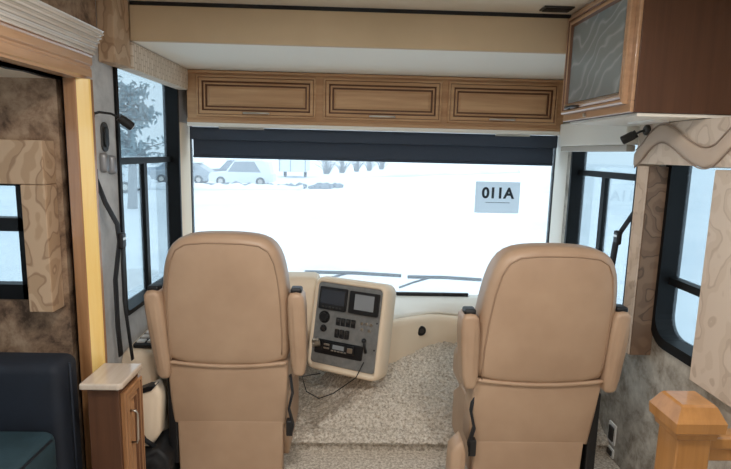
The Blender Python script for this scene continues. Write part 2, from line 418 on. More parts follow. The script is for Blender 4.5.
cab = thing('overhead_cabinet', 'maple overhead cabinet with three raised-panel doors above the windshield', 'cabinet', (0, 3.3, 1.65))
bm = B(); box(bm, -1.145, 1.15, 3.3, 3.498, 1.655, 1.962)
link('body', bm, WX, cab, bev=.002)
bm = B(); box(bm, -1.145, 1.15, 3.285, 3.3, 1.655, 1.675); box(bm, -1.145, 1.15, 3.289, 3.3, 1.945, 1.962)
link('face_rail', bm, WX, cab, bev=.004)
link('light_edge', box(B(), -1.145, 1.15, 3.288, 3.40, 1.634, 1.6545), CRM, cab).__setitem__('label', 'cream strip along the cabinet underside')
for a0, a1 in ((-1.085, -.37), (-.325, .39), (.43, 1.10)):
    bm = B(); panel_door(bm, lambda a, b, c: (a, 3.299 - c, b), a0, a1, 1.692, 1.934)
    d = link('door', bm, [WX, GLZ], cab)
    bm = B(); bar_handle(bm, ((a0 + a1) / 2, 3.284, 1.716), (1, 0, 0), (0, -1, 0), .15, .006)
    link('handle', bm, CHR, d, smooth=True)['label'] = 'nickel bar handle'
# roller shade in front of the windshield
sh = thing('roller_shade', 'navy black roller shade drawn a little way down the windshield', 'window shade', (0, 3.42, 1.62))
bm = B(); box(bm, -1.165, 1.165, 3.40, 3.475, 1.555, 1.633)
link('cassette', bm, SHD, sh, bev=.008)
bm = B(); L = []
for k in range(30): pass
box(bm, -1.155, 1.155, 3.44, 3.444, 1.45, 1.56)
link('fabric', bm, SHD, sh)
bm = B(); tube(bm, [(-1.155, 3.442, 1.45), (1.155, 3.442, 1.45)], .009, 10)
link('bottom_bar', bm, SHD, sh, smooth=True)
for xa, xb in ((-.98, -.70), (.76, .98)): link('bracket', box(B(), xa, xb, 3.392, 3.4, 1.622, 1.634), CHR, sh)['label'] = 'bare metal bracket'
# mirrored paper sign on the glass
sg = thing('paper_sign', 'white paper sheet reading A110 mirrored, taped to the windshield', 'sign', (.83, 3.5, 1.12))
link('sheet', box(B(), .678, .975, 3.5035, 3.5055, 1.120, 1.328), PAP, sg)
def text(body, size, bold, fn, name, m, parent):
    cu = bpy.data.curves.new(name, 'FONT'); cu.body = body; cu.size = size; cu.offset = bold; cu.align_x = 'CENTER'; cu.align_y = 'CENTER'
    t = bpy.data.objects.new('tmp', cu); C.objects.link(t)
    dg = bpy.context.evaluated_depsgraph_get(); dg.update()
    me = bpy.data.meshes.new_from_object(t.evaluated_get(dg)); bpy.data.objects.remove(t)
    bm = B(); bm.from_mesh(me)
    for v_ in bm.verts: v_.co = Vector(fn(v_.co.x, v_.co.y))
    return link(name, bm, m, parent)
text('A110', .098, .0035, lambda a, b: (.828 - a, 3.5028, 1.250 + b), 'lettering', INK, sg)
bm = B()
x = .75
while x < .905:
    wd = random.uniform(.006, .018); box(bm, x, min(x + wd, .91), 3.5025, 3.503, 1.1875, 1.1925); x += wd + .003
link('fine_print', bm, mat('grey print', (120, 132, 140), .6), sg)
# wipers outside
def wiper(label, p0, p1, arm):
    t = thing('windshield_wiper', label, 'wiper', (p0[0], 3.6, p0[1]), 'wipers outside the windshield')
    bm = B(); tube(bm, [(p0[0], 3.575, p0[1]), ((p0[0] + p1[0]) / 2, 3.575, (p0[1] + p1[1]) / 2 + .006), (p1[0], 3.575, p1[1])], .013, 6)
    link('blade', bm, BLK, t)
    bm = B(); tube(bm, [(*q[:1], 3.6, q[1]) for q in arm], .008, 6)
    link('arm', bm, BLK, t)
wiper('black wiper blade above the dash console screens', (-.455, .677), (.21, .662), [(-.66, .53), (-.40, .60), (-.13, .674)])
wiper('black wiper with bent arm below the A110 sheet', (.255, .655), (.77, .643), [(.20, .57), (.30, .61), (.42, .648), (.55, .65)])

# ------------------------------------------------------------------ dash and centre console
da = thing('dashboard', 'long beige vinyl dash shelf under the windshield', 'dashboard', (.3, 3.2, .26))
front = []
for k in range(25):                      # plan of the front edge, x -> y
    t = k / 24; x = -.02 + 1.21 * t
    y = 2.93 + .27 * sm((x - .02) / .45) - .02 * sm((x - .7) / .5)
    front.append((x, y))
bm = B(); cols = []
for x, y in front:
    zt = .525 - .045 * sm((x - .1) / .5); zb = .235 + .02 * sm((x - .3) / .4)
    cols.append([(x, y + .05, zb - .02), (x, y + .01, zb), (x, y, zb + .02), (x, y + .012, (zb + zt) / 2), (x, y + .005, zt - .035), (x, y + .012, zt - .012), (x, y + .035, zt), (x, y + .06, zt + .002)])
V = [[bm.verts.new(p) for p in c] for c in cols]
for i in range(len(V) - 1):
    for j in range(len(V[0]) - 1): bm.faces.new((V[i][j], V[i + 1][j], V[i + 1][j + 1], V[i][j + 1]))
o = link('lower_panel', bm, DASH, da, smooth=True)
sd = o.modifiers.new('solid', 'SOLIDIFY'); sd.thickness = .01; sd.offset = -1
bm = B(); V = []
for x, y in front:
    zt = .525 - .045 * sm((x - .1) / .5)
    V.append([bm.verts.new(p) for p in ((x, y + .058, zt + .0025), (x, y + .2 * (3.49 - y), zt + .02), (x, 3.42, .55), (x, 3.497, .556))])
for i in range(len(V) - 1):
    for j in range(3): bm.faces.new((V[i][j], V[i + 1][j], V[i + 1][j + 1], V[i][j + 1]))
o = link('dash_top', bm, DTOP, da, smooth=True)
sd = o.modifiers.new('solid', 'SOLIDIFY'); sd.thickness = .01; sd.offset = -1
bm = B(); prism(bm, rrect(.17, .66, 3.455, 3.48, .01, 3), XYZ, .552, .574)
link('defrost_vent', bm, BLK, da)['label'] = 'long black defroster slot'
bm = B(); disc(bm, (.300, 3.124, .424), (.3, -.95, .03), .031, .012, 20, .004)
sk = link('power_socket', bm, BLK, da, smooth=False)
bm = B(); disc(bm, (.3037, 3.1124, .4244), (.3, -.95, .03), .015, .004, 16)
link('socket_lid', bm, DGR, sk)
# driver side of the dash with its rounded instrument hood
bm = B(); prism(bm, [(2.95, .42), (2.93, .50), (2.95, .70), (3.0, .775), (3.08, .79), (3.25, .745), (3.42, .60), (3.497, .556), (3.497, .30), (3.1, .3)], YZ, -1.19, -.33)
link('instrument_hood', bm, DASH, da, bev=.02)

A_, T_ = .463, .208
PU = Vector((math.cos(A_), -math.sin(A_), 0)); PV = Vector((math.sin(T_) * math.sin(A_), math.sin(T_) * math.cos(A_), math.cos(T_)))
PN = Vector((-math.sin(A_) * math.cos(T_), -math.cos(A_) * math.cos(T_), math.sin(T_))); PC = Vector((-.158, 2.8, .552)); PW, PH = .393, .449
def pp(a, b, c): return PC + PU * a + PV * b + PN * c          # metres on the panel face
def pq(u, v, c): return pp((u - .5) * PW, (.5 - v) * PH, c)     # fractions, v downwards
co = thing('dash_console', 'beige padded centre console with grey control panel and two screens', 'console', (-.158, 2.9, .3))
outl = rrect(-PW / 2 - .028, PW / 2 + .028, -PH / 2 - .042, PH / 2 + .03, .05, 6)
bm = B(); L = []
for q, c in ((.030, -.004), (.028, .006), (.02, .012), (.008, .006), (0, -.012), (-.004, -.05), (0, -.12)):
    L.append([pp(a, b, c) for a, b in inset(outl, q)])
bk = inset(outl, .01); L.append([pp(a * .86 - .05, b * .85 - .01, -.25) for a, b in bk]); L.append([pp(a * .8 - .09, b * .6 - .05, -.34) for a, b in bk])
rings(bm, L)
link('surround', bm, DASH, co, smooth=True)
bm = B(); pts = rrect(-PW / 2, PW / 2, -PH / 2, PH / 2, .02, 4)
rings(bm, [[pp(a, b, c) for a, b in inset(pts, q)] for q, c in ((0, -.003), (0, .003), (.002, .005))])
cp = link('control_panel', bm, PAN, co)
cp['label'] = 'grey plastic control panel'
def pbox(bm, u0, u1, v0, v1, c0, c1, r=.006, n=3):
    pts = rrect((u0 - .5) * PW, (u1 - .5) * PW, (.5 - v1) * PH, (.5 - v0) * PH, r, n)
    return rings(bm, [[pp(a, b, c) for a, b in inset(pts, q)] for q, c in ((0, c0), (0, c1 - .002), (.002, c1))])
for (u0, u1, v0, v1, m_, lb) in ((.05, .48, .05, .325, SCR, 'monitor with dark screen'), (.525, .97, .055, .325, SCR2, 'monitor with pale grey screen')):
    mo = link('monitor', pbox(B(), u0, u1, v0, v1, .004, .022), BLK, co); mo['label'] = lb
    du = .03 if m_ is SCR else .085
    link('screen', pbox(B(), u0 + du, u1 - du * .75, v0 + .03, v1 - (.065 if m_ is SCR else .05), .021, .0235, .003), m_, mo)
    bm = B()
    for k in range(6): pbox(bm, u0 + .06 + k * .055, u0 + .095 + k * .055, v1 - .04, v1 - .018, .021, .024, .002)
    if m_ is SCR: link('buttons', bm, DGR, mo)
for u, v_, r in ((.15, .425, .031), (.155, .565, .018)):
    bm = B(); disc(bm, pq(u, v_, .004), PN, r * 1.12, .006, 24, .002); kb = link('knob', bm, BLK, co)
    bm = B(); disc(bm, pq(u, v_, .010), PN, r * .75, .016, 24, .003); kd = link('knob_dial', bm, BLK, kb, smooth=False)
for k in range(4):
    sw = link('rocker_switch', pbox(B(), .345 + k * .078, .41 + k * .078, .405, .5, .004, .012, .003), BLK, co)
    link('rocker_face', pbox(B(), .355 + k * .078, .40 + k * .078, .42, .455, .011, .015, .002), DGR, sw)
for k in range(3):
    sw = link('rocker_switch', pbox(B(), .345 + k * .078, .41 + k * .078, .545, .65, .004, .014, .006), BLK, co)
    link('rocker_face', pbox(B(), .36 + k * .078, .395 + k * .078, .56, .60, .013, .017, .003), DGR, sw)
for u, v_ in ((.74, .43), (.81, .425), (.88, .43), (.75, .50), (.86, .505)):
    bm = B(); disc(bm, pq(u, v_, .004), PN, .009, .006, 14, .002); link('push_button', bm, CHR, co)
bm = pbox(B(), .05, .80, .70, .875, .003, .012, .008); rs = link('radio_recess', bm, BLK, co)
rd = link('radio', pbox(B(), .19, .69, .715, .825, .012, .03, .005), BLK, co)
link('radio_display', pbox(B(), .36, .54, .735, .79, .029, .032, .003), SCR2, rd)
bm = B()
for k in range(5): pbox(bm, .34 + k * .05, .38 + k * .05, .80, .815, .029, .032, .002)
pbox(bm, .22, .31, .735, .76, .029, .032, .002); pbox(bm, .22, .31, .78, .80, .029, .032, .002); pbox(bm, .59, .67, .74, .80, .029, .033, .004)
link('radio_buttons', bm, CHR, rd)
bm = B(); pts = []
for k in range(60):
    t = k / 59; pts.append(pq(.03 + .10 * t + .02 * math.cos(t * 40), .76 + .05 * math.sin(t * 40) - .02 * t, .02 + .012 * math.cos(t * 40 + 1)))
tube(bm, pts, .004, 6); link('coiled_cord', bm, CHR, co, smooth=True)['label'] = 'silvery coiled cord beside the radio'
lv = link('lever', tube(B(), [pq(.84, .76, .004), pq(.845, .70, .03), pq(.84, .63, .04)], [.010, .007, .007], 10), BLK, co, smooth=True)
bm = B(); bmesh.ops.create_uvsphere(bm, u_segments=12, v_segments=8, radius=.013); bmesh.ops.translate(bm, verts=bm.verts[:], vec=pq(.84, .615, .042))
link('lever_knob', bm, BLK, lv, smooth=True)
for v_ in (.30, .62):
    bm = B(); disc(bm, pq(.965, v_ + .1, .004), PN, .005, .003, 10); link('screw', bm, BLK, co)
bm = B(); tube(bm, [pq(.14, 1.14, -.03), (-.40, 2.82, .25), (-.37, 2.76, .19), (-.30, 2.74, .16), (-.22, 2.72, .20), (-.10, 2.70, .30), (-.06, 2.695, .39)], .003, 6)
tag(link('hanging_wire', bm, BLK, None, smooth=True), 'thin black wire dangling below the centre console', 'wire')

# ------------------------------------------------------------------ captain's seats
def seat(label, cx, cy, ws, armL, armR, right, shear=0):
    t = thing('captain_seat', label, 'seat', (cx, cy, 0.1), 'captain seats in the cab')
    # silhouette of the back, rear view
    def bfn(a, b, c):                                             # a across, b height, c depth from the rear face; leans back a little
        return (cx + a * ws + shear * (b - .8), cy + c + (1.13 - b) * .10, b)
    hw = .270
    sil = [(-.268, .535), (.268, .535), (.276, .62), (.278, .72), (.274, .85), (.264, .96), (.248, 1.045), (.218, 1.108), (.165, 1.140), (.08, 1.149), (0, 1.150), (-.08, 1.149), (-.165, 1.140), (-.218, 1.108), (-.248, 1.045), (-.264, .96), (-.274, .85), (-.278, .72), (-.276, .62)]
    bm = B(); pillow(bm, sil, bfn, 0, .17, .05, .012)
    bk = link('backrest', bm, LEA, t, smooth=True); sbd = bk.modifiers.new('s', 'SUBSURF'); sbd.levels = sbd.render_levels = 1
    # piping arched across the rear
    arc = inset(sil, .030); arc = [p for p in arc[2:]] + [arc[0]]
    arc = [(arc[k][0] + (arc[min(k + 1, len(arc) - 1)][0] - arc[k][0]) * t, arc[k][1] + (arc[min(k + 1, len(arc) - 1)][1] - arc[k][1]) * t) for k in range(len(arc) - 1) for t in (0, .33, .67)]
    bm = B(); tube(bm, [bfn(a * .985, b - .006, .002) for a, b in arc], .0032, 6)
    link('piping', bm, LEAD, bk, smooth=True)
    bm = B(); tube(bm, [bfn(a, .553 + .30 * a * a, .006) for a in [(-.262 + .524 * k / 20) for k in range(21)]], .009, 8)
    link('welt', bm, LEA, bk, smooth=True)
    pan = [(-.255, .258), (.255, .258), (.262, .40), (.266, .575), (.12, .579), (-.12, .579), (-.266, .575), (-.262, .40)]
    bm = B(); pillow(bm, pan, bfn, .012, .15, .018, .006)
    lp = link('lumbar_panel', bm, LEA, t, smooth=True)
    sk_ = [(-.236, .0), (.236, .0), (.238, .15), (.238, .28), (-.238, .28), (-.238, .15)]
    bm = B(); pillow(bm, sk_, lambda a, b, c: (cx + a + .004 + shear * (b - .8), cy + c + .096, b), .0, .06, .01, .003)
    link('rear_skirt', bm, LEA, t, smooth=True)
    # cushion and pedestal ahead of the back
    bm = B(); pillow(bm, rrect(-.26, .26, cy + .18, cy + .70, .07), lambda a, b, c: (cx + a, b, c), .33, .51, .05, .015)
    link('seat_cushion', bm, LEA, t, smooth=True)
    bm = B(); box(bm, cx - .23, cx + .23, cy + .16, cy + .62, .262, .335)
    link('seat_frame', bm, LEA, t, bev=.02)
    bm = B(); box(bm, cx - .17, cx + .17, cy + .20, cy + .56, .072, .263)
    link('pedestal', bm, BLK, t, bev=.01)
    for s, (xa, za, xb, zb) in ((-1, armL), (1, armR)):
        w_ = .042
        out = [(xb - .036, zb + .004), (xb - .018, zb - .012), (xb + .018, zb - .012), (xb + .036, zb + .004), (xa + w_, za - .03), (xa + w_ - .012, za), (xa - w_ + .012, za), (xa - w_, za - .03)]
        bm = B(); pillow(bm, out, lambda a, b, c: (cx + a, cy - .02 + c + (1.13 - b) * .10, b), 0, .12, .022, .006)
        ar = link('armrest', bm, LEA, t, smooth=True); sbd = ar.modifiers.new('s', 'SUBSURF'); sbd.levels = sbd.render_levels = 1
        bm = B(); box(bm, cx + xa - .024, cx + xa + .024, cy + .03, cy + .09, za - .012, za + .014)
        link('pivot_cap', bm, BLK, ar, bev=.008)
    # belt stalk and strap on the aisle side, slider cover on the other
    s = -1 if right else 1
    xs = cx + s * .275
    bm = B(); tube(bm, [(xs, cy + .10, .50), (xs + s * .012, cy + .09, .42), (xs - s * .004, cy + .08, .35), (xs + s * .016, cy + .08, .27), (xs, cy + .10, .22)], 0, 8, (.006, .020))
    link('belt_stalk', bm, WEB, t, smooth=True)['label'] = 'black seat belt stalk'
    bm = B(); box(bm, xs - .014, xs + .014, cy + .06, cy + .095, .225, .30)
    link('buckle', bm, BLK, t, bev=.005)
    bm = B(); pillow(bm, [(cy + .13, .10), (cy + .55, .10), (cy + .55, .30), (cy + .40, .40), (cy + .12, .40)], lambda a, b, c: (c, a, b), min(cx + s * .235, cx + s * .27), max(cx + s * .235, cx + s * .27), .012)
    link('side_cover', bm, LEA, t, smooth=True)
    bm = B(); box(bm, min(cx - s * .235, cx - s * .278), max(cx - s * .235, cx - s * .278), cy + .10, cy + .55, .06, .50)
    link('side_trim', bm, BLK, t, bev=.008)['label'] = 'black outer side trim'
    return t
seat('beige leather captain seat whose rear back stands beside the wood-topped side cabinet', -.677, 2.17, 1.0, (-.300, .905, -.272, .505), (.306, .905, .318, .525), False)
seat('beige leather captain seat whose rear back stands before the A110 sheet', .672, 2.02, 1.03, (-.325, .870, -.305, .545), (.295, .890, .285, .535), True, .045)
bm = B(); pillow(bm, [(.29, .0), (.366, .0), (.364, .25), (.345, .31), (.30, .26)], XZ, 2.05, 2.16, .02, .01)
tag(link('vinyl_pouch', bm, LEA, None, smooth=True), 'beige vinyl pouch slumped on the floor against the seat before the A110 sheet', 'pouch')

# ------------------------------------------------------------------ left side of the cab
# fabric valance over the driver's window
va = thing('valance', "shingle-patterned beige fabric valance over the driver's side window", 'valance', (-1.2, 2.8, 1.84))
link('panel', box(B(), -1.2, -1.13, 2.482, 3.284, 1.842, 1.962), VALL, va, bev=.006)
link('end_panel', box(B(), -1.2, -1.13, 2.30, 2.46, 1.842, 2.128), CORL, va, bev=.006)['label'] = 'taller brown petal-patterned end section'
def gooseneck(label, basep, path, headd, out):
    t = thing('reading_lamp', label, 'lamp', basep, 'gooseneck reading lamps')
    bm = B(); disc(bm, basep, out, .022, .014, 18, .004); link('base', bm, DGR, t)
    bm = B(); tube(bm, path, .005, 8); link('stem', bm, BLK, t, smooth=True)
    p = Vector(path[-1]); d = Vector(headd).normalized()
    bm = B(); disc(bm, p - d * .008, d, .017, .014, 16); disc(bm, p + d * .006, d, .019, .05, 18, .003)
    h = link('lamp_head', bm, BLK, t)
    bm = B(); disc(bm, p + d * .0525, d, .015, .005, 16); link('lens', bm, WHT, h)
gooseneck('black gooseneck reading lamp beside the wood upright', (-1.2, 2.20, 1.625), [(-1.187, 2.20, 1.625), (-1.17, 2.22, 1.635), (-1.14, 2.26, 1.632), (-1.115, 2.29, 1.615)], (.6, .45, -.55), (1, 0, 0))
gooseneck('dark gooseneck reading lamp under the glass-door cabinet', (1.098, 2.24, 1.62), [(1.085, 2.24, 1.62), (1.078, 2.265, 1.615), (1.072, 2.295, 1.604)], (-.62, .4, -.42), (-1, 0, 0))
sp = thing('wall_switch', 'oval dark rocker switch plate below the left reading lamp', 'switch', (-1.2, 2.315, 1.535))
bm = B(); prism(bm, rrect(2.285, 2.345, 1.475, 1.60, .028), YZ, -1.2, -1.192); link('plate', bm, DGR, sp, bev=.003)
bm = B(); prism(bm, rrect(2.297, 2.333, 1.495, 1.58, .015), YZ, -1.192, -1.184); link('rocker', bm, BLK, sp, bev=.003)
for y, z, lb in ((2.285, 1.43, 'small grey oval dial below the rocker switch, nearer the wood upright'), (2.36, 1.42, 'small grey oval dial below the rocker switch, nearer the side window')):
    bm = B(); rings(bm, [[(-1.2 + c, y + a, z + b) for a, b in rrect(-.02 + q, .02 - q, -.042 + q, .042 - q, .016 - q * .5, 5)] for q, c in ((0, 0), (0, .01), (.004, .022), (.012, .026))])
    tag(link('dimmer_dial', bm, mat('grey knob ' + str(y), (150, 150, 152), .35, .4), None, smooth=True), lb, 'dial', 'dials on the grey cab wall')
def belt(label, path, anchor, ring, tail, sgn):
    t = thing('seat_belt', label, 'seat belt', anchor, 'seat belts hanging at the cab walls')
    bm = B(); box(bm, min(anchor[0], anchor[0] - sgn * .03), max(anchor[0], anchor[0] - sgn * .03), anchor[1] - .02, anchor[1] + .02, anchor[2] - .03, anchor[2] + .03)
    link('anchor', bm, BLK, t, bev=.006)
    bm = B(); tube(bm, path, 0, 8, (.005, .022)); link('webbing', bm, WEB, t, smooth=True)
    bm = B(); box(bm, ring[0] - .012, ring[0] + .012, ring[1] - .022, ring[1] + .022, ring[2] - .03, ring[2] + .035); lt = link('latch_tongue', bm, BLK, t, bev=.008)
    bm = B(); box(bm, ring[0] - .013, ring[0] + .013, ring[1] - .014, ring[1] + .014, ring[2] + .006, ring[2] + .016); link('slot', bm, CHR, lt)
    bm = B(); tube(bm, tail, 0, 8, (.004, .015)); link('loose_strap', bm, WEB, t, smooth=True)
belt('black seat belt hanging on the grey wall beside the side cabinet', [(-1.175, 2.17, 1.37), (-1.15, 2.19, 1.27), (-1.115, 2.21, 1.18), (-1.10, 2.19, 1.11), (-1.12, 2.18, .95), (-1.115, 2.17, .75), (-1.11, 2.175, .62)],
     (-1.2, 2.17, 1.38), (-1.095, 2.2, 1.11), [(-1.09, 2.20, 1.11), (-1.10, 2.21, 1.02), (-1.105, 2.22, .85), (-1.085, 2.23, .58)], -1)
belt('black seat belt hanging beside the pale curtain leg', [(1.175, 2.35, 1.36), (1.145, 2.37, 1.26), (1.11, 2.40, 1.17), (1.085, 2.40, 1.11), (1.075, 2.405, .95), (1.07, 2.41, .80), (1.06, 2.40, .66)],
     (1.2, 2.35, 1.37), (1.095, 2.40, 1.135), [(1.10, 2.405, 1.13), (1.10, 2.42, 1.02), (1.095, 2.44, .90), (1.085, 2.45, .72)], 1)
# driver's side console under the window
sc_ = thing('side_console', "beige vinyl side console below the driver's window", 'console', (-1.1, 2.6, .1))
bm = B(); prism(bm, [(2.36, .06), (2.36, .50), (2.39, .55), (2.93, .57), (2.93, .06)], YZ, -1.2, -1.03)
link('body', bm, DASH, sc_, bev=.015)
bm = B(); rings(bm, [[(a, b, .553 + (b - 2.36) * .037 + c) for a, b in inset(rrect(-1.17, -1.06, 2.43, 2.74, .015), q)] for q, c in ((0, 0), (0, .012), (.004, .016))])
spn = link('switch_panel', bm, BLK, sc_)
bm = B()
for i in range(5):
    for j in range(2): box(bm, -1.158 + j * .05, -1.122 + j * .05, 2.455 + i * .055, 2.49 + i * .055, .57 + (i * .002), .58 + i * .002)
link('switch_keys', bm, WHT, spn)
po = thing('door_pouch', 'beige gathered map pouch with dark opening under the side console', 'pouch', (-1.08, 2.33, .2))
bm = B(); pillow(bm, [(-1.165, .16), (-1.03, .15), (-.985, .22), (-.975, .40), (-1.0, .455), (-1.06, .43), (-1.17, .37)], XZ, 2.245, 2.335, .025, .012)
link('bag', bm, DASH, po, smooth=True)
bm = B(); prism(bm, [(-1.13, .395), (-1.015, .43), (-.995, .452), (-1.03, .45), (-1.11, .415)], XZ, 2.24, 2.29); link('opening', bm, BLK, po)
bm = B(); tube(bm, [(-1.12, 2.245, .38), (-1.09, 2.235, .28), (-1.05, 2.235, .20), (-.99, 2.24, .15)], 0, 8, (.004, .012)); link('strap', bm, WEB, po, smooth=True)
bm = B(); pillow(bm, [(-1.13, 0), (-.93, 0), (-.93, .13), (-.98, .18), (-1.06, .14), (-1.13, .15)], XZ, 2.19, 2.4, .02, .02)
tag(link('floor_bag', bm, mat('black nylon', (20, 20, 22), .6), None, smooth=True), 'black crumpled bag on the floor under the map pouch', 'bag')
# small side cabinet
sb = thing('side_cabinet', 'narrow maple side cabinet with pale top beside the sofa', 'cabinet', (-1.06, 1.95, 0))
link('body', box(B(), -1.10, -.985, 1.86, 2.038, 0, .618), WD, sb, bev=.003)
bm = B(); prism(bm, [(-1.118, 1.838), (-.978, 1.838), (-.965, 1.85), (-.965, 2.038), (-1.118, 2.038)], XYZ, .62, .645)
link('top', bm, wood('pale cabinet top', (196, 178, 160), (214, 198, 182), 'y', .2, .6), sb, bev=.006)['label'] = 'glossy pale top'
bm = B(); panel_door(bm, lambda a, b, c: (-.985 + c, a, b), 1.875, 2.035, .03, .595)
d = link('door', bm, [WZ, GLZ], sb)
bm = B(); bar_handle(bm, (-.968, 1.915, .44), (0, 0, 1), (1, 0, 0), .13, .005, .025); link('handle', bm, CHR, d, smooth=True)
# sofa
so = thing('sofa', 'dark teal sofa against the brown wall', 'sofa', (-1.6, 1.0, 0))
bm = B(); pillow(bm, rrect(-2.06, -1.185, .02, .715, .04), XZ, 1.83, 1.985, .035, .01); ar = link('armrest', bm, SOFB, so, smooth=True)
bm = B(); pillow(bm, rrect(-2.06, -1.185, .02, .715, .04), XZ, -.9, -.745, .035, .01); ar2 = link('armrest', bm, SOFB, so, smooth=True)
bm = B(); tube(bm, [(-1.178, 1.90, .70), (-1.176, 1.90, .08)], .005, 6); link('piping', bm, SOFB, ar, smooth=True)
bm = B(); box(bm, -2.0, -1.20, -.74, 1.828, .04, .31); link('base', bm, SOFB, so, bev=.02)
for y0, y1 in ((.545, 1.822), (-.735, .535)):
    bm = B(); pillow(bm, rrect(-1.9, -1.185, y0, y1, .05), XYZ, .31, .482, .035, .02); cu_ = link('seat_cushion', bm, SOFA, so, smooth=True)
    bm = B(); tube(bm, [(-1.19, y0 + .05, .462), (-1.19, y1 - .05, .462)], .006, 6); link('piping', bm, SOFB, cu_, smooth=True)
    bm = B(); pillow(bm, rrect(y0, y1, .44, .86, .06), YZ, -2.06, -1.86, .05, .02); link('back_cushion', bm, SOFA, so, smooth=True)
# cornice round the slide-out window
cn = thing('window_cornice', 'tan petal-patterned window cornice above the sofa', 'cornice', (-1.4, 2.03, .9))
bm = B(); box(bm, -2.05, -1.28, 1.995, 2.079, 1.352, 1.515); link('header', bm, CORL, cn, bev=.004)
for a, b in ((-1.37, -1.28), (-2.05, -1.91)):
    bm = B(); box(bm, a, b, 1.995, 2.079, .862, 1.351); link('side_leg', bm, CORL, cn, bev=.004)
pk = thing('puck_light', 'small white round light under the fluted crown moulding', 'light', (-1.18, 1.6, 1.73))
bm = B(); disc(bm, (-1.24, 1.62, 1.7445), (0, 0, -1), .045, .028, 24, .01); link('housing', bm, WHT, pk, smooth=False)
bm = B(); disc(bm, (-1.24, 1.62, 1.7165), (0, 0, -1), .028, .004, 20); link('lens', bm, CRM, pk)
bm = B(); tube(bm, [(-1.24, 1.66, 1.742), (-1.235, 1.75, 1.735), (-1.24, 1.85, 1.741), (-1.23, 1.95, 1.736), (-1.235, 2.05, 1.741)], .004, 6)
tag(link('lamp_wire', bm, BLK, None, smooth=True), 'thin dark wire running along from the small white round light', 'wire')

# ------------------------------------------------------------------ right side
rc = thing('corner_cabinet', 'overhead maple cabinet with etched glass door beside the bulkhead', 'cabinet', (1.0, 2.15, 1.66))
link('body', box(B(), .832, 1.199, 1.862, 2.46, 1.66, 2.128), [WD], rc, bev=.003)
link('underside', box(B(), .85, 1.195, 1.872, 2.455, 1.648, 1.659), CRM, rc)['label'] = 'cream underside'
bm = B()
for a in ((1.862, 2.46, 1.66, 1.70), (1.862, 2.46, 2.088, 2.128), (1.862, 1.895, 1.70, 2.088), (2.43, 2.46, 1.70, 2.088)): box(bm, .818, .8315, *a)
link('face_frame', bm, WY, rc, bev=.003)
bm = B(); L = []
for q, c in ((0, 0), (0, .016), (.006, .02), (.014, .02), (.018, .014), (.026, .018), (.036, .016), (.042, .006), (.048, .002), (.048, 0)):
    L.append([(.8175 - c, a, b) for a, b in ((1.885 + q, 1.69 + q), (2.44 - q, 1.69 + q), (2.44 - q, 2.105 - q), (1.885 + q, 2.105 - q))])
L.append(L[0]); rings(bm, L, False, False, [0, 0, 0, 1, 0, 0, 1, 1, 0, 0]); bmesh.ops.remove_doubles(bm, verts=bm.verts[:], dist=1e-5)
d = link('door', bm, [WY, GLZ], rc)
link('glass_pane', box(B(), .8105, .8165, 1.93, 2.395, 1.735, 2.06), ETCH, d)['label'] = 'etched grey glass'
bm = B(); bar_handle(bm, (.799, 2.30, 1.712), (0, 1, 0), (-1, 0, 0), .09, .006); link('handle', bm, DGR, d, smooth=True)
bm = B(); box(bm, .796, .8, 1.92, 2.40, 1.724, 1.730); link('edge_strip', bm, CHR, d)
bm = B(); disc(bm, (.818, 2.22, 1.675), (-1, 0, 0), .008, .012, 14, .003); link('catch_knob', bm, CHR, rc)
bm = B(); prism(bm, rrect(.98, 1.05, 2.0, 2.2, .02), XYZ, 1.64, 1.648); link('light_lens', bm, WHT, rc)
pm = thing('blind_cassette', 'cream roller blind cassette over the passenger side window', 'window blind', (1.2, 2.85, 1.55))
link('housing', box(B(), 1.125, 1.2, 2.47, 3.284, 1.565, 1.70), CRM, pm, bev=.008)
link('bottom_rail', box(B(), 1.135, 1.18, 2.48, 3.27, 1.533, 1.564), mat('grey cream rail', (200, 194, 184), .5), pm, bev=.005)['label'] = 'greyer bottom rail'
# wave valance with legs round the big window
wv_ = thing('wave_valance', 'beige petal-patterned valance with wavy taupe band around the big right window', 'valance', (1.15, 1.6, .7))
WP = [(2.33, 1.49), (2.27, 1.528), (2.204, 1.580), (2.13, 1.604), (2.052, 1.585), (1.962, 1.541), (1.87, 1.510), (1.808, 1.518), (1.765, 1.550), (1.728, 1.578), (1.66, 1.60), (1.58, 1.585), (1.49, 1.541), (1.40, 1.51), (1.33, 1.52), (1.24, 1.58), (1.15, 1.604), (1.06, 1.57), (.95, 1.50)]
def wave(y):
    for k in range(len(WP) - 1):
        (ya, za), (yb, zb) = WP[k], WP[k + 1]
        if yb <= y <= ya:
            sl = lambda q: (WP[min(q + 1, len(WP) - 1)][1] - WP[max(q - 1, 0)][1]) / (WP[min(q + 1, len(WP) - 1)][0] - WP[max(q - 1, 0)][0])
            h = yb - ya; t = (y - ya) / h
            return za * (2 * t ** 3 - 3 * t * t + 1) + h * sl(k) * (t ** 3 - 2 * t * t + t) + zb * (3 * t * t - 2 * t ** 3) + h * sl(k + 1) * (t ** 3 - t * t)
    return WP[0][1] if y > WP[0][0] else WP[-1][1]
Y1, Y0 = 2.315, .95
N = 80
low = [(Y1 + (Y0 - Y1) * k / N, min(1.480, wave(Y1 + (Y0 - Y1) * k / N) - .034)) for k in range(N + 1)]
bm = B(); prism(bm, [(Y0, 1.645)] + low[::-1] + [(Y1, 1.645)], YZ, 1.1, 1.199)
link('header', bm, CORR, wv_)
bm = B(); L = []
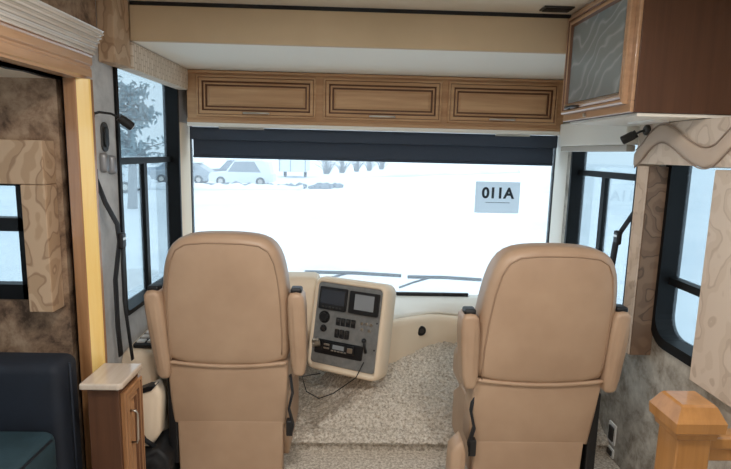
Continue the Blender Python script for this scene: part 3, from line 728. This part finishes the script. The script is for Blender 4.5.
for k in range(N + 1):
    y = Y1 + (Y0 - Y1) * k / N; zc = wave(y); h = .036
    L.append([(1.0995, y, zc - h), (1.094, y, zc - h + .004), (1.089, y, zc - h + .014), (1.088, y, zc), (1.089, y, zc + h - .014), (1.094, y, zc + h - .004), (1.0995, y, zc + h)])
rings(bm, L); link('wave_band', bm, BAND, wv_, smooth=True)['label'] = 'plain taupe wavy band'
PIP = mat('taupe piping', (160, 140, 124), .7)
for off in (-.038, .038):
    bm = B(); tube(bm, [(1.094, Y1 + (Y0 - Y1) * k / N, wave(Y1 + (Y0 - Y1) * k / N) + off) for k in range(N + 1)], .0025, 6)
    link('band_piping', bm, PIP, wv_, smooth=True)
bm = B(); # pleated far leg
pts = [(1.199, 2.285), (1.199, 2.222)]
for k in range(9): pts.append((1.10 + (.012 if k % 2 else 0), 2.222 + .075 * k / 8))
prism(bm, pts, XYZ, .64, 1.47); sl = link('side_leg', bm, CORR, wv_)
link('shaded_return', box(B(), 1.108, 1.198, 2.214, 2.2215, .64, 1.47), CORD, wv_)['label'] = 'inner side of the far leg with shade put into its colour'  # shaded inner face of the leg, darkened by a browner fabric colour
bm = B(); box(bm, 1.1, 1.199, 1.50, 1.80, .71, 1.47); link('side_leg', bm, CORR, wv_, bev=.004)
bm = B(); box(bm, 1.1, 1.199, .95, 1.10, .685, 1.47); link('side_leg', bm, CORR, wv_, bev=.004)
# outlets
for z, lb in ((.13, 'upper wall outlet with pale frame near the floor behind the passenger seat'), (-.0, 'lower wall outlet at the floor behind the passenger seat')):
    ot = thing('wall_outlet', lb, 'outlet', (1.2, 2.46, z), 'outlets on the grey wall')
    bm = B(); prism(bm, rrect(2.425, 2.495, z - .055 + .06, z + .055 + .0, .008) if z < .05 else rrect(2.425, 2.495, z - .055, z + .055, .008), YZ, 1.192, 1.2); pl = link('plate', bm, WHT, ot, bev=.002)
    z_ = z if z > .05 else z + .03
    bm = B(); prism(bm, rrect(2.437, 2.483, z_ - (.038 if z > .05 else .015), z_ + (.038 if z > .05 else .015), .006), YZ, 1.188, 1.192); link('socket', bm, DGR, ot)
# newel post and rail
npst = thing('newel_post', 'light maple newel post with moulded cap and side rail near the patterned curtain leg', 'post', (.833, 1.42, 0))
px0, px1, py0, py1 = .787, .886, 1.36, 1.455
link('shaft', box(B(), px0, px1, py0, py1, 0, .725), WL, npst, bev=.006)
bm = B(); L = []
for q, z in ((-.002, .722), (.006, .727), (.010, .744), (.020, .752), (.022, .782), (.016, .793), (.002, .822), (-.004, .828)):
    L.append([(a, b, z) for a, b in ((px0 - q, py0 - q), (px1 + q, py0 - q), (px1 + q, py1 + q), (px0 - q, py1 + q))])
rings(bm, L); link('cap', bm, WL, npst)
bm = B(); prism(bm, [(1.39, .642), (1.43, .642), (1.43, .68), (1.44, .685), (1.44, .715), (1.43, .722), (1.39, .722), (1.38, .715), (1.38, .685), (1.39, .68)], YZ, px1 - .002, 1.199)
link('rail', bm, WL, npst, bev=.003)
# ceiling vent, and fill lamps added out of view to brighten the lounge
cv = thing('ceiling_vent', 'small grey slotted vent in the ceiling', 'vent', (.715, 2.37, 2.13))
link('frame', box(B(), .655, .785, 2.335, 2.405, 2.122, 2.13), DGR, cv, bev=.003)
bm = B()
for k in range(5): box(bm, .665, .775, 2.345 + k * .011, 2.351 + k * .011, 2.118, 2.1225)
link('slats', bm, BLK, cv)
for x, y, lb in ((-.45, 1.05, 'added round fill lamp over the sofa end of the lounge'), (.35, -.6, 'added round fill lamp over the rear of the lounge'), (.45, .75, 'added round fill lamp near the stairwell post')):
    cl = thing('fill_lamp', lb, 'lamp', (x, y, 2.13), 'added round fill lamps')
    bm = B(); disc(bm, (x, y, 2.13), (0, 0, -1), .12, .018, 32, .006); link('rim', bm, CHR, cl)
    bm = B(); disc(bm, (x, y, 2.1115), (0, 0, -1), .10, .008, 32, .006); link('diffuser', bm, EMI, cl)
    ld = bpy.data.lights.new('fill_light', 'AREA'); ld.shape = 'DISK'; ld.size = .2; ld.energy = FILL_W; ld.color = (1, .965, .93)
    lo = bpy.data.objects.new('fill_light', ld); C.objects.link(lo); lo.parent = cl; lo.location = (0, 0, -.03)

# ------------------------------------------------------------------ outside
GZ = -1.1
bm = B(); NX = 60
gv = []
for j in range(61):
    row = []
    for i in range(61):
        x = -150 + 300 * i / 60; y = -60 + 280 * j / 60
        row.append(bm.verts.new((x, y, GZ + random.uniform(-.03, .03))))
    gv.append(row)
for j in range(60):
    for i in range(60): bm.faces.new((gv[j][i], gv[j][i + 1], gv[j + 1][i + 1], gv[j + 1][i]))
struct('ground', bm, SNOW, smooth=True)
def bank(x0, y0, x1, y1, h, wd):
    bm = B(); n = 40; L = []
    for k in range(n + 1):
        t = k / n; x = x0 + (x1 - x0) * t; y = y0 + (y1 - y0) * t; hh = h * random.uniform(.5, 1.1) * math.sin(math.pi * min(1, max(0.02, t * 6, 0)) / 2 if t < .16 else math.pi / 2)
        L.append([(x, y - wd, GZ - .05), (x, y - wd * .5, GZ + hh * .6), (x, y, GZ + hh), (x, y + wd * .5, GZ + hh * .6), (x, y + wd, GZ - .05)])
    rings(bm, L); o = link('snow_bank', bm, SNOW, None, smooth=True); return o
tag(bank(-20, 32.5, -3.5, 36, .4, 1.0), 'long low snow bank before the parked cars', 'snow bank')
tag(bank(-1, 54, 26, 84, .8, 1.5), 'snow ridge before the frosted shrubs', 'snow bank')
def car(label, x, y, rz, paint, L=4.4, h=1.5, suv=False):
    t = thing('parked_car', label, 'car', (x, y, GZ), 'snowy cars parked across the lot')
    t.rotation_euler = (0, 0, 0)
    def pt(a, b, c):
        ca, sa = math.cos(rz), math.sin(rz); return (x + a * ca - b * sa, y + a * sa + b * ca, GZ + c)
    hl = L / 2
    prof = [(-hl, .35), (-hl, .75), (-hl + .15, .92), (-hl * .48, .98), (-hl * .2, h - .05), (-.05 * hl, h), (hl * .45, h), (hl * .85 if suv else hl * .65, h - .08 if suv else h - .2), (hl * .93, .95), (hl, .88), (hl, .35), (hl * .8, .22), (-hl * .8, .22)]
    bm = B(); prism(bm, prof, lambda a, b, c: pt(a, c, b), -.85, .85); link('body', bm, paint, t, bev=.06)
    for s in (-1, 1):
        bm = B(); prism(bm, [(-hl * .4, 1.0), (-hl * .18, h - .13), (hl * .42, h - .1), (hl * .62, 1.0)], lambda a, b, c: pt(a, s * .845 + c, b), -.012, .012); link('side_window', bm, CGL, t)
        for a in (-hl * .62, hl * .6):
            bm = B(); disc(bm, pt(a, s * .66, .33), Vector(pt(0, s, 0)) - Vector(pt(0, 0, 0)), .33, .22, 18, .03); wh = link('wheel', bm, TYR, t)
            bm = B(); disc(bm, pt(a, s * .88, .33), Vector(pt(0, s, 0)) - Vector(pt(0, 0, 0)), .17, .01, 14); link('hubcap', bm, CHR, wh)
    bm = B(); rings(bm, [[pt(a, b, h + c) for a, b in inset(rrect(-hl * .25, hl * .6, -.8, .8, .2, 3), q)] for q, c in ((0, -.03), (0, .06), (.1, .12))]); link('roof_snow', bm, SNOW, t, smooth=True)
car('grey parked car across the lot at the far end of the row', -12.7, 40, .0, CARS[0], 4.4, 1.55)
car('white parked car in the row seen through the windshield, beside the trailer', -8.1, 39, .0, CARS[1], 4.6, 1.85, True)
car('blue parked car behind the row by the snow bank', -15.4, 46, .0, CARS[2], 4.4, 1.5)
car('dark parked car half hidden behind the white one', -10.0, 45, .0, CARS[3], 4.6, 1.7, True)
car('white parked car under the frosted tree outside the driver window', -14.2, 31.0, 0, CARS[1], 4.3, 1.5)
car('grey parked car beyond the frosted tree outside the driver window', -22, 47, .0, CARS[0], 4.5, 1.6)
car('dark parked car seen past the driver window divider', -19.5, 40.0, .0, CARS[3], 4.5, 1.55)
# white box trailer
tr = thing('cargo_trailer', 'white box trailer parked beyond the row of cars', 'trailer', (-6.0, 52, GZ))
link('box_body', box(B(), -7.2, -4.6, 51, 56, GZ + .6, GZ + 3.4), CARS[1], tr, bev=.05)
bm = B()
for x in (-7.15, -6.1, -4.7): box(bm, x, x + .09, 50.94, 51, GZ + .6, GZ + 3.4)
link('door_posts', bm, CARS[0], tr)
for x in (-7.0, -5.0):
    bm = B(); disc(bm, (x, 53.5, GZ + .4), (1, 0, 0), .4, .25, 16); link('wheel', bm, TYR, tr)
link('roof_snow', box(B(), -7.15, -4.65, 51.05, 55.95, GZ + 3.4, GZ + 3.6), SNOW, tr, bev=.06)
# frosted shrubs and trees
def shrub(x, y, h, label):
    bm = B()
    for k in range(70):
        a = random.uniform(0, 6.28); l = h * random.uniform(.6, 1.1); sp_ = random.uniform(0, .9) * h
        p0 = (x + random.uniform(-.3, .3), y + random.uniform(-.3, .3), GZ); p2 = (x + math.cos(a) * sp_, y + math.sin(a) * sp_, GZ + l)
        tube(bm, [p0, ((p0[0] + p2[0]) / 2 + .1, (p0[1] + p2[1]) / 2, GZ + l * .6), p2], [.03, .02, .006], 4)
    tag(link('frosted_shrub', bm, SHR), label, 'shrub', 'frosted shrubs across the lot')
for k, (x, y) in enumerate(((-3.2, 62), (-1.5, 66), (.4, 72), (2.2, 76), (4.4, 84))):
    shrub(x, y, 2.1, ['bare frosted shrub nearest the white box trailer', 'bare frosted shrub second from the white box trailer', 'bare frosted shrub third from the white box trailer', 'bare frosted shrub fourth from the white box trailer', 'bare frosted shrub furthest from the white box trailer'][k])
def tree(x, y, h, label, dens):
    t = thing('frosted_tree', label, 'tree', (x, y, GZ), 'trees outside the driver window')
    bm = B(); tube(bm, [(x, y, GZ - .1), (x + .1, y, GZ + h * .4), (x, y, GZ + h * .9)], [.22, .16, .06], 8)
    tips = []
    for k in range(dens):
        z = h * random.uniform(.35, .92); a = random.uniform(0, 6.28); l = h * .36 * random.uniform(.6, 1.1) * (1.25 - z / h)
        tips.append(Vector((x, y, GZ + z))); e = Vector((x + math.cos(a) * l, y + math.sin(a) * l, GZ + z + l * random.uniform(-.1, .6)))
        tube(bm, [tips[-1], (tips[-1] + e) / 2 + Vector((0, 0, l * .12)), e], [.05, .03, .01], 5); tips[-1] = (tips[-1], e)
    link('trunk', bm, BRK, t)
    bm = B()
    for s0, e in tips:
        for q in range(26):
            c = s0.lerp(e, random.uniform(.35, 1.05)) + Vector([random.gauss(0, .18) for _ in range(3)])
            d1 = Vector([random.gauss(0, 1) for _ in range(3)]).normalized() * random.uniform(.08, .2); d2 = d1.orthogonal().normalized() * .06
            f = [bm.verts.new(c + q_) for q_ in (-d1, -d2, d1, d2)]; bm.faces.new(f)
    link('foliage', bm, LEF, t)
tree(-9.4, 22.5, 5.4, 'frosted tree outside the driver window nearest the reading lamp', 46)
tree(-28, 54, 8, 'paler frosted tree further off behind the parked cars', 40)
# frozen clods along the bank
bm = B()
for k in range(170):
    t = random.random(); x = -16 + 15 * t; y = 33.5 + 4.5 * t + random.uniform(-.5, 1.6); q = random.uniform(.06, .26)
    m4 = Matrix.Translation((x, y, GZ + q * .5)) @ Matrix.Diagonal((q * random.uniform(.8, 2), q, q * random.uniform(.6, 1.2), 1))
    bmesh.ops.create_icosphere(bm, subdivisions=1, radius=1, matrix=m4)
o = tag(link('frozen_clods', bm, mat('frozen dirt', (120, 128, 136), .9)), 'frozen dirt clods scattered along the low snow bank', 'dirt'); o['kind'] = 'stuff'
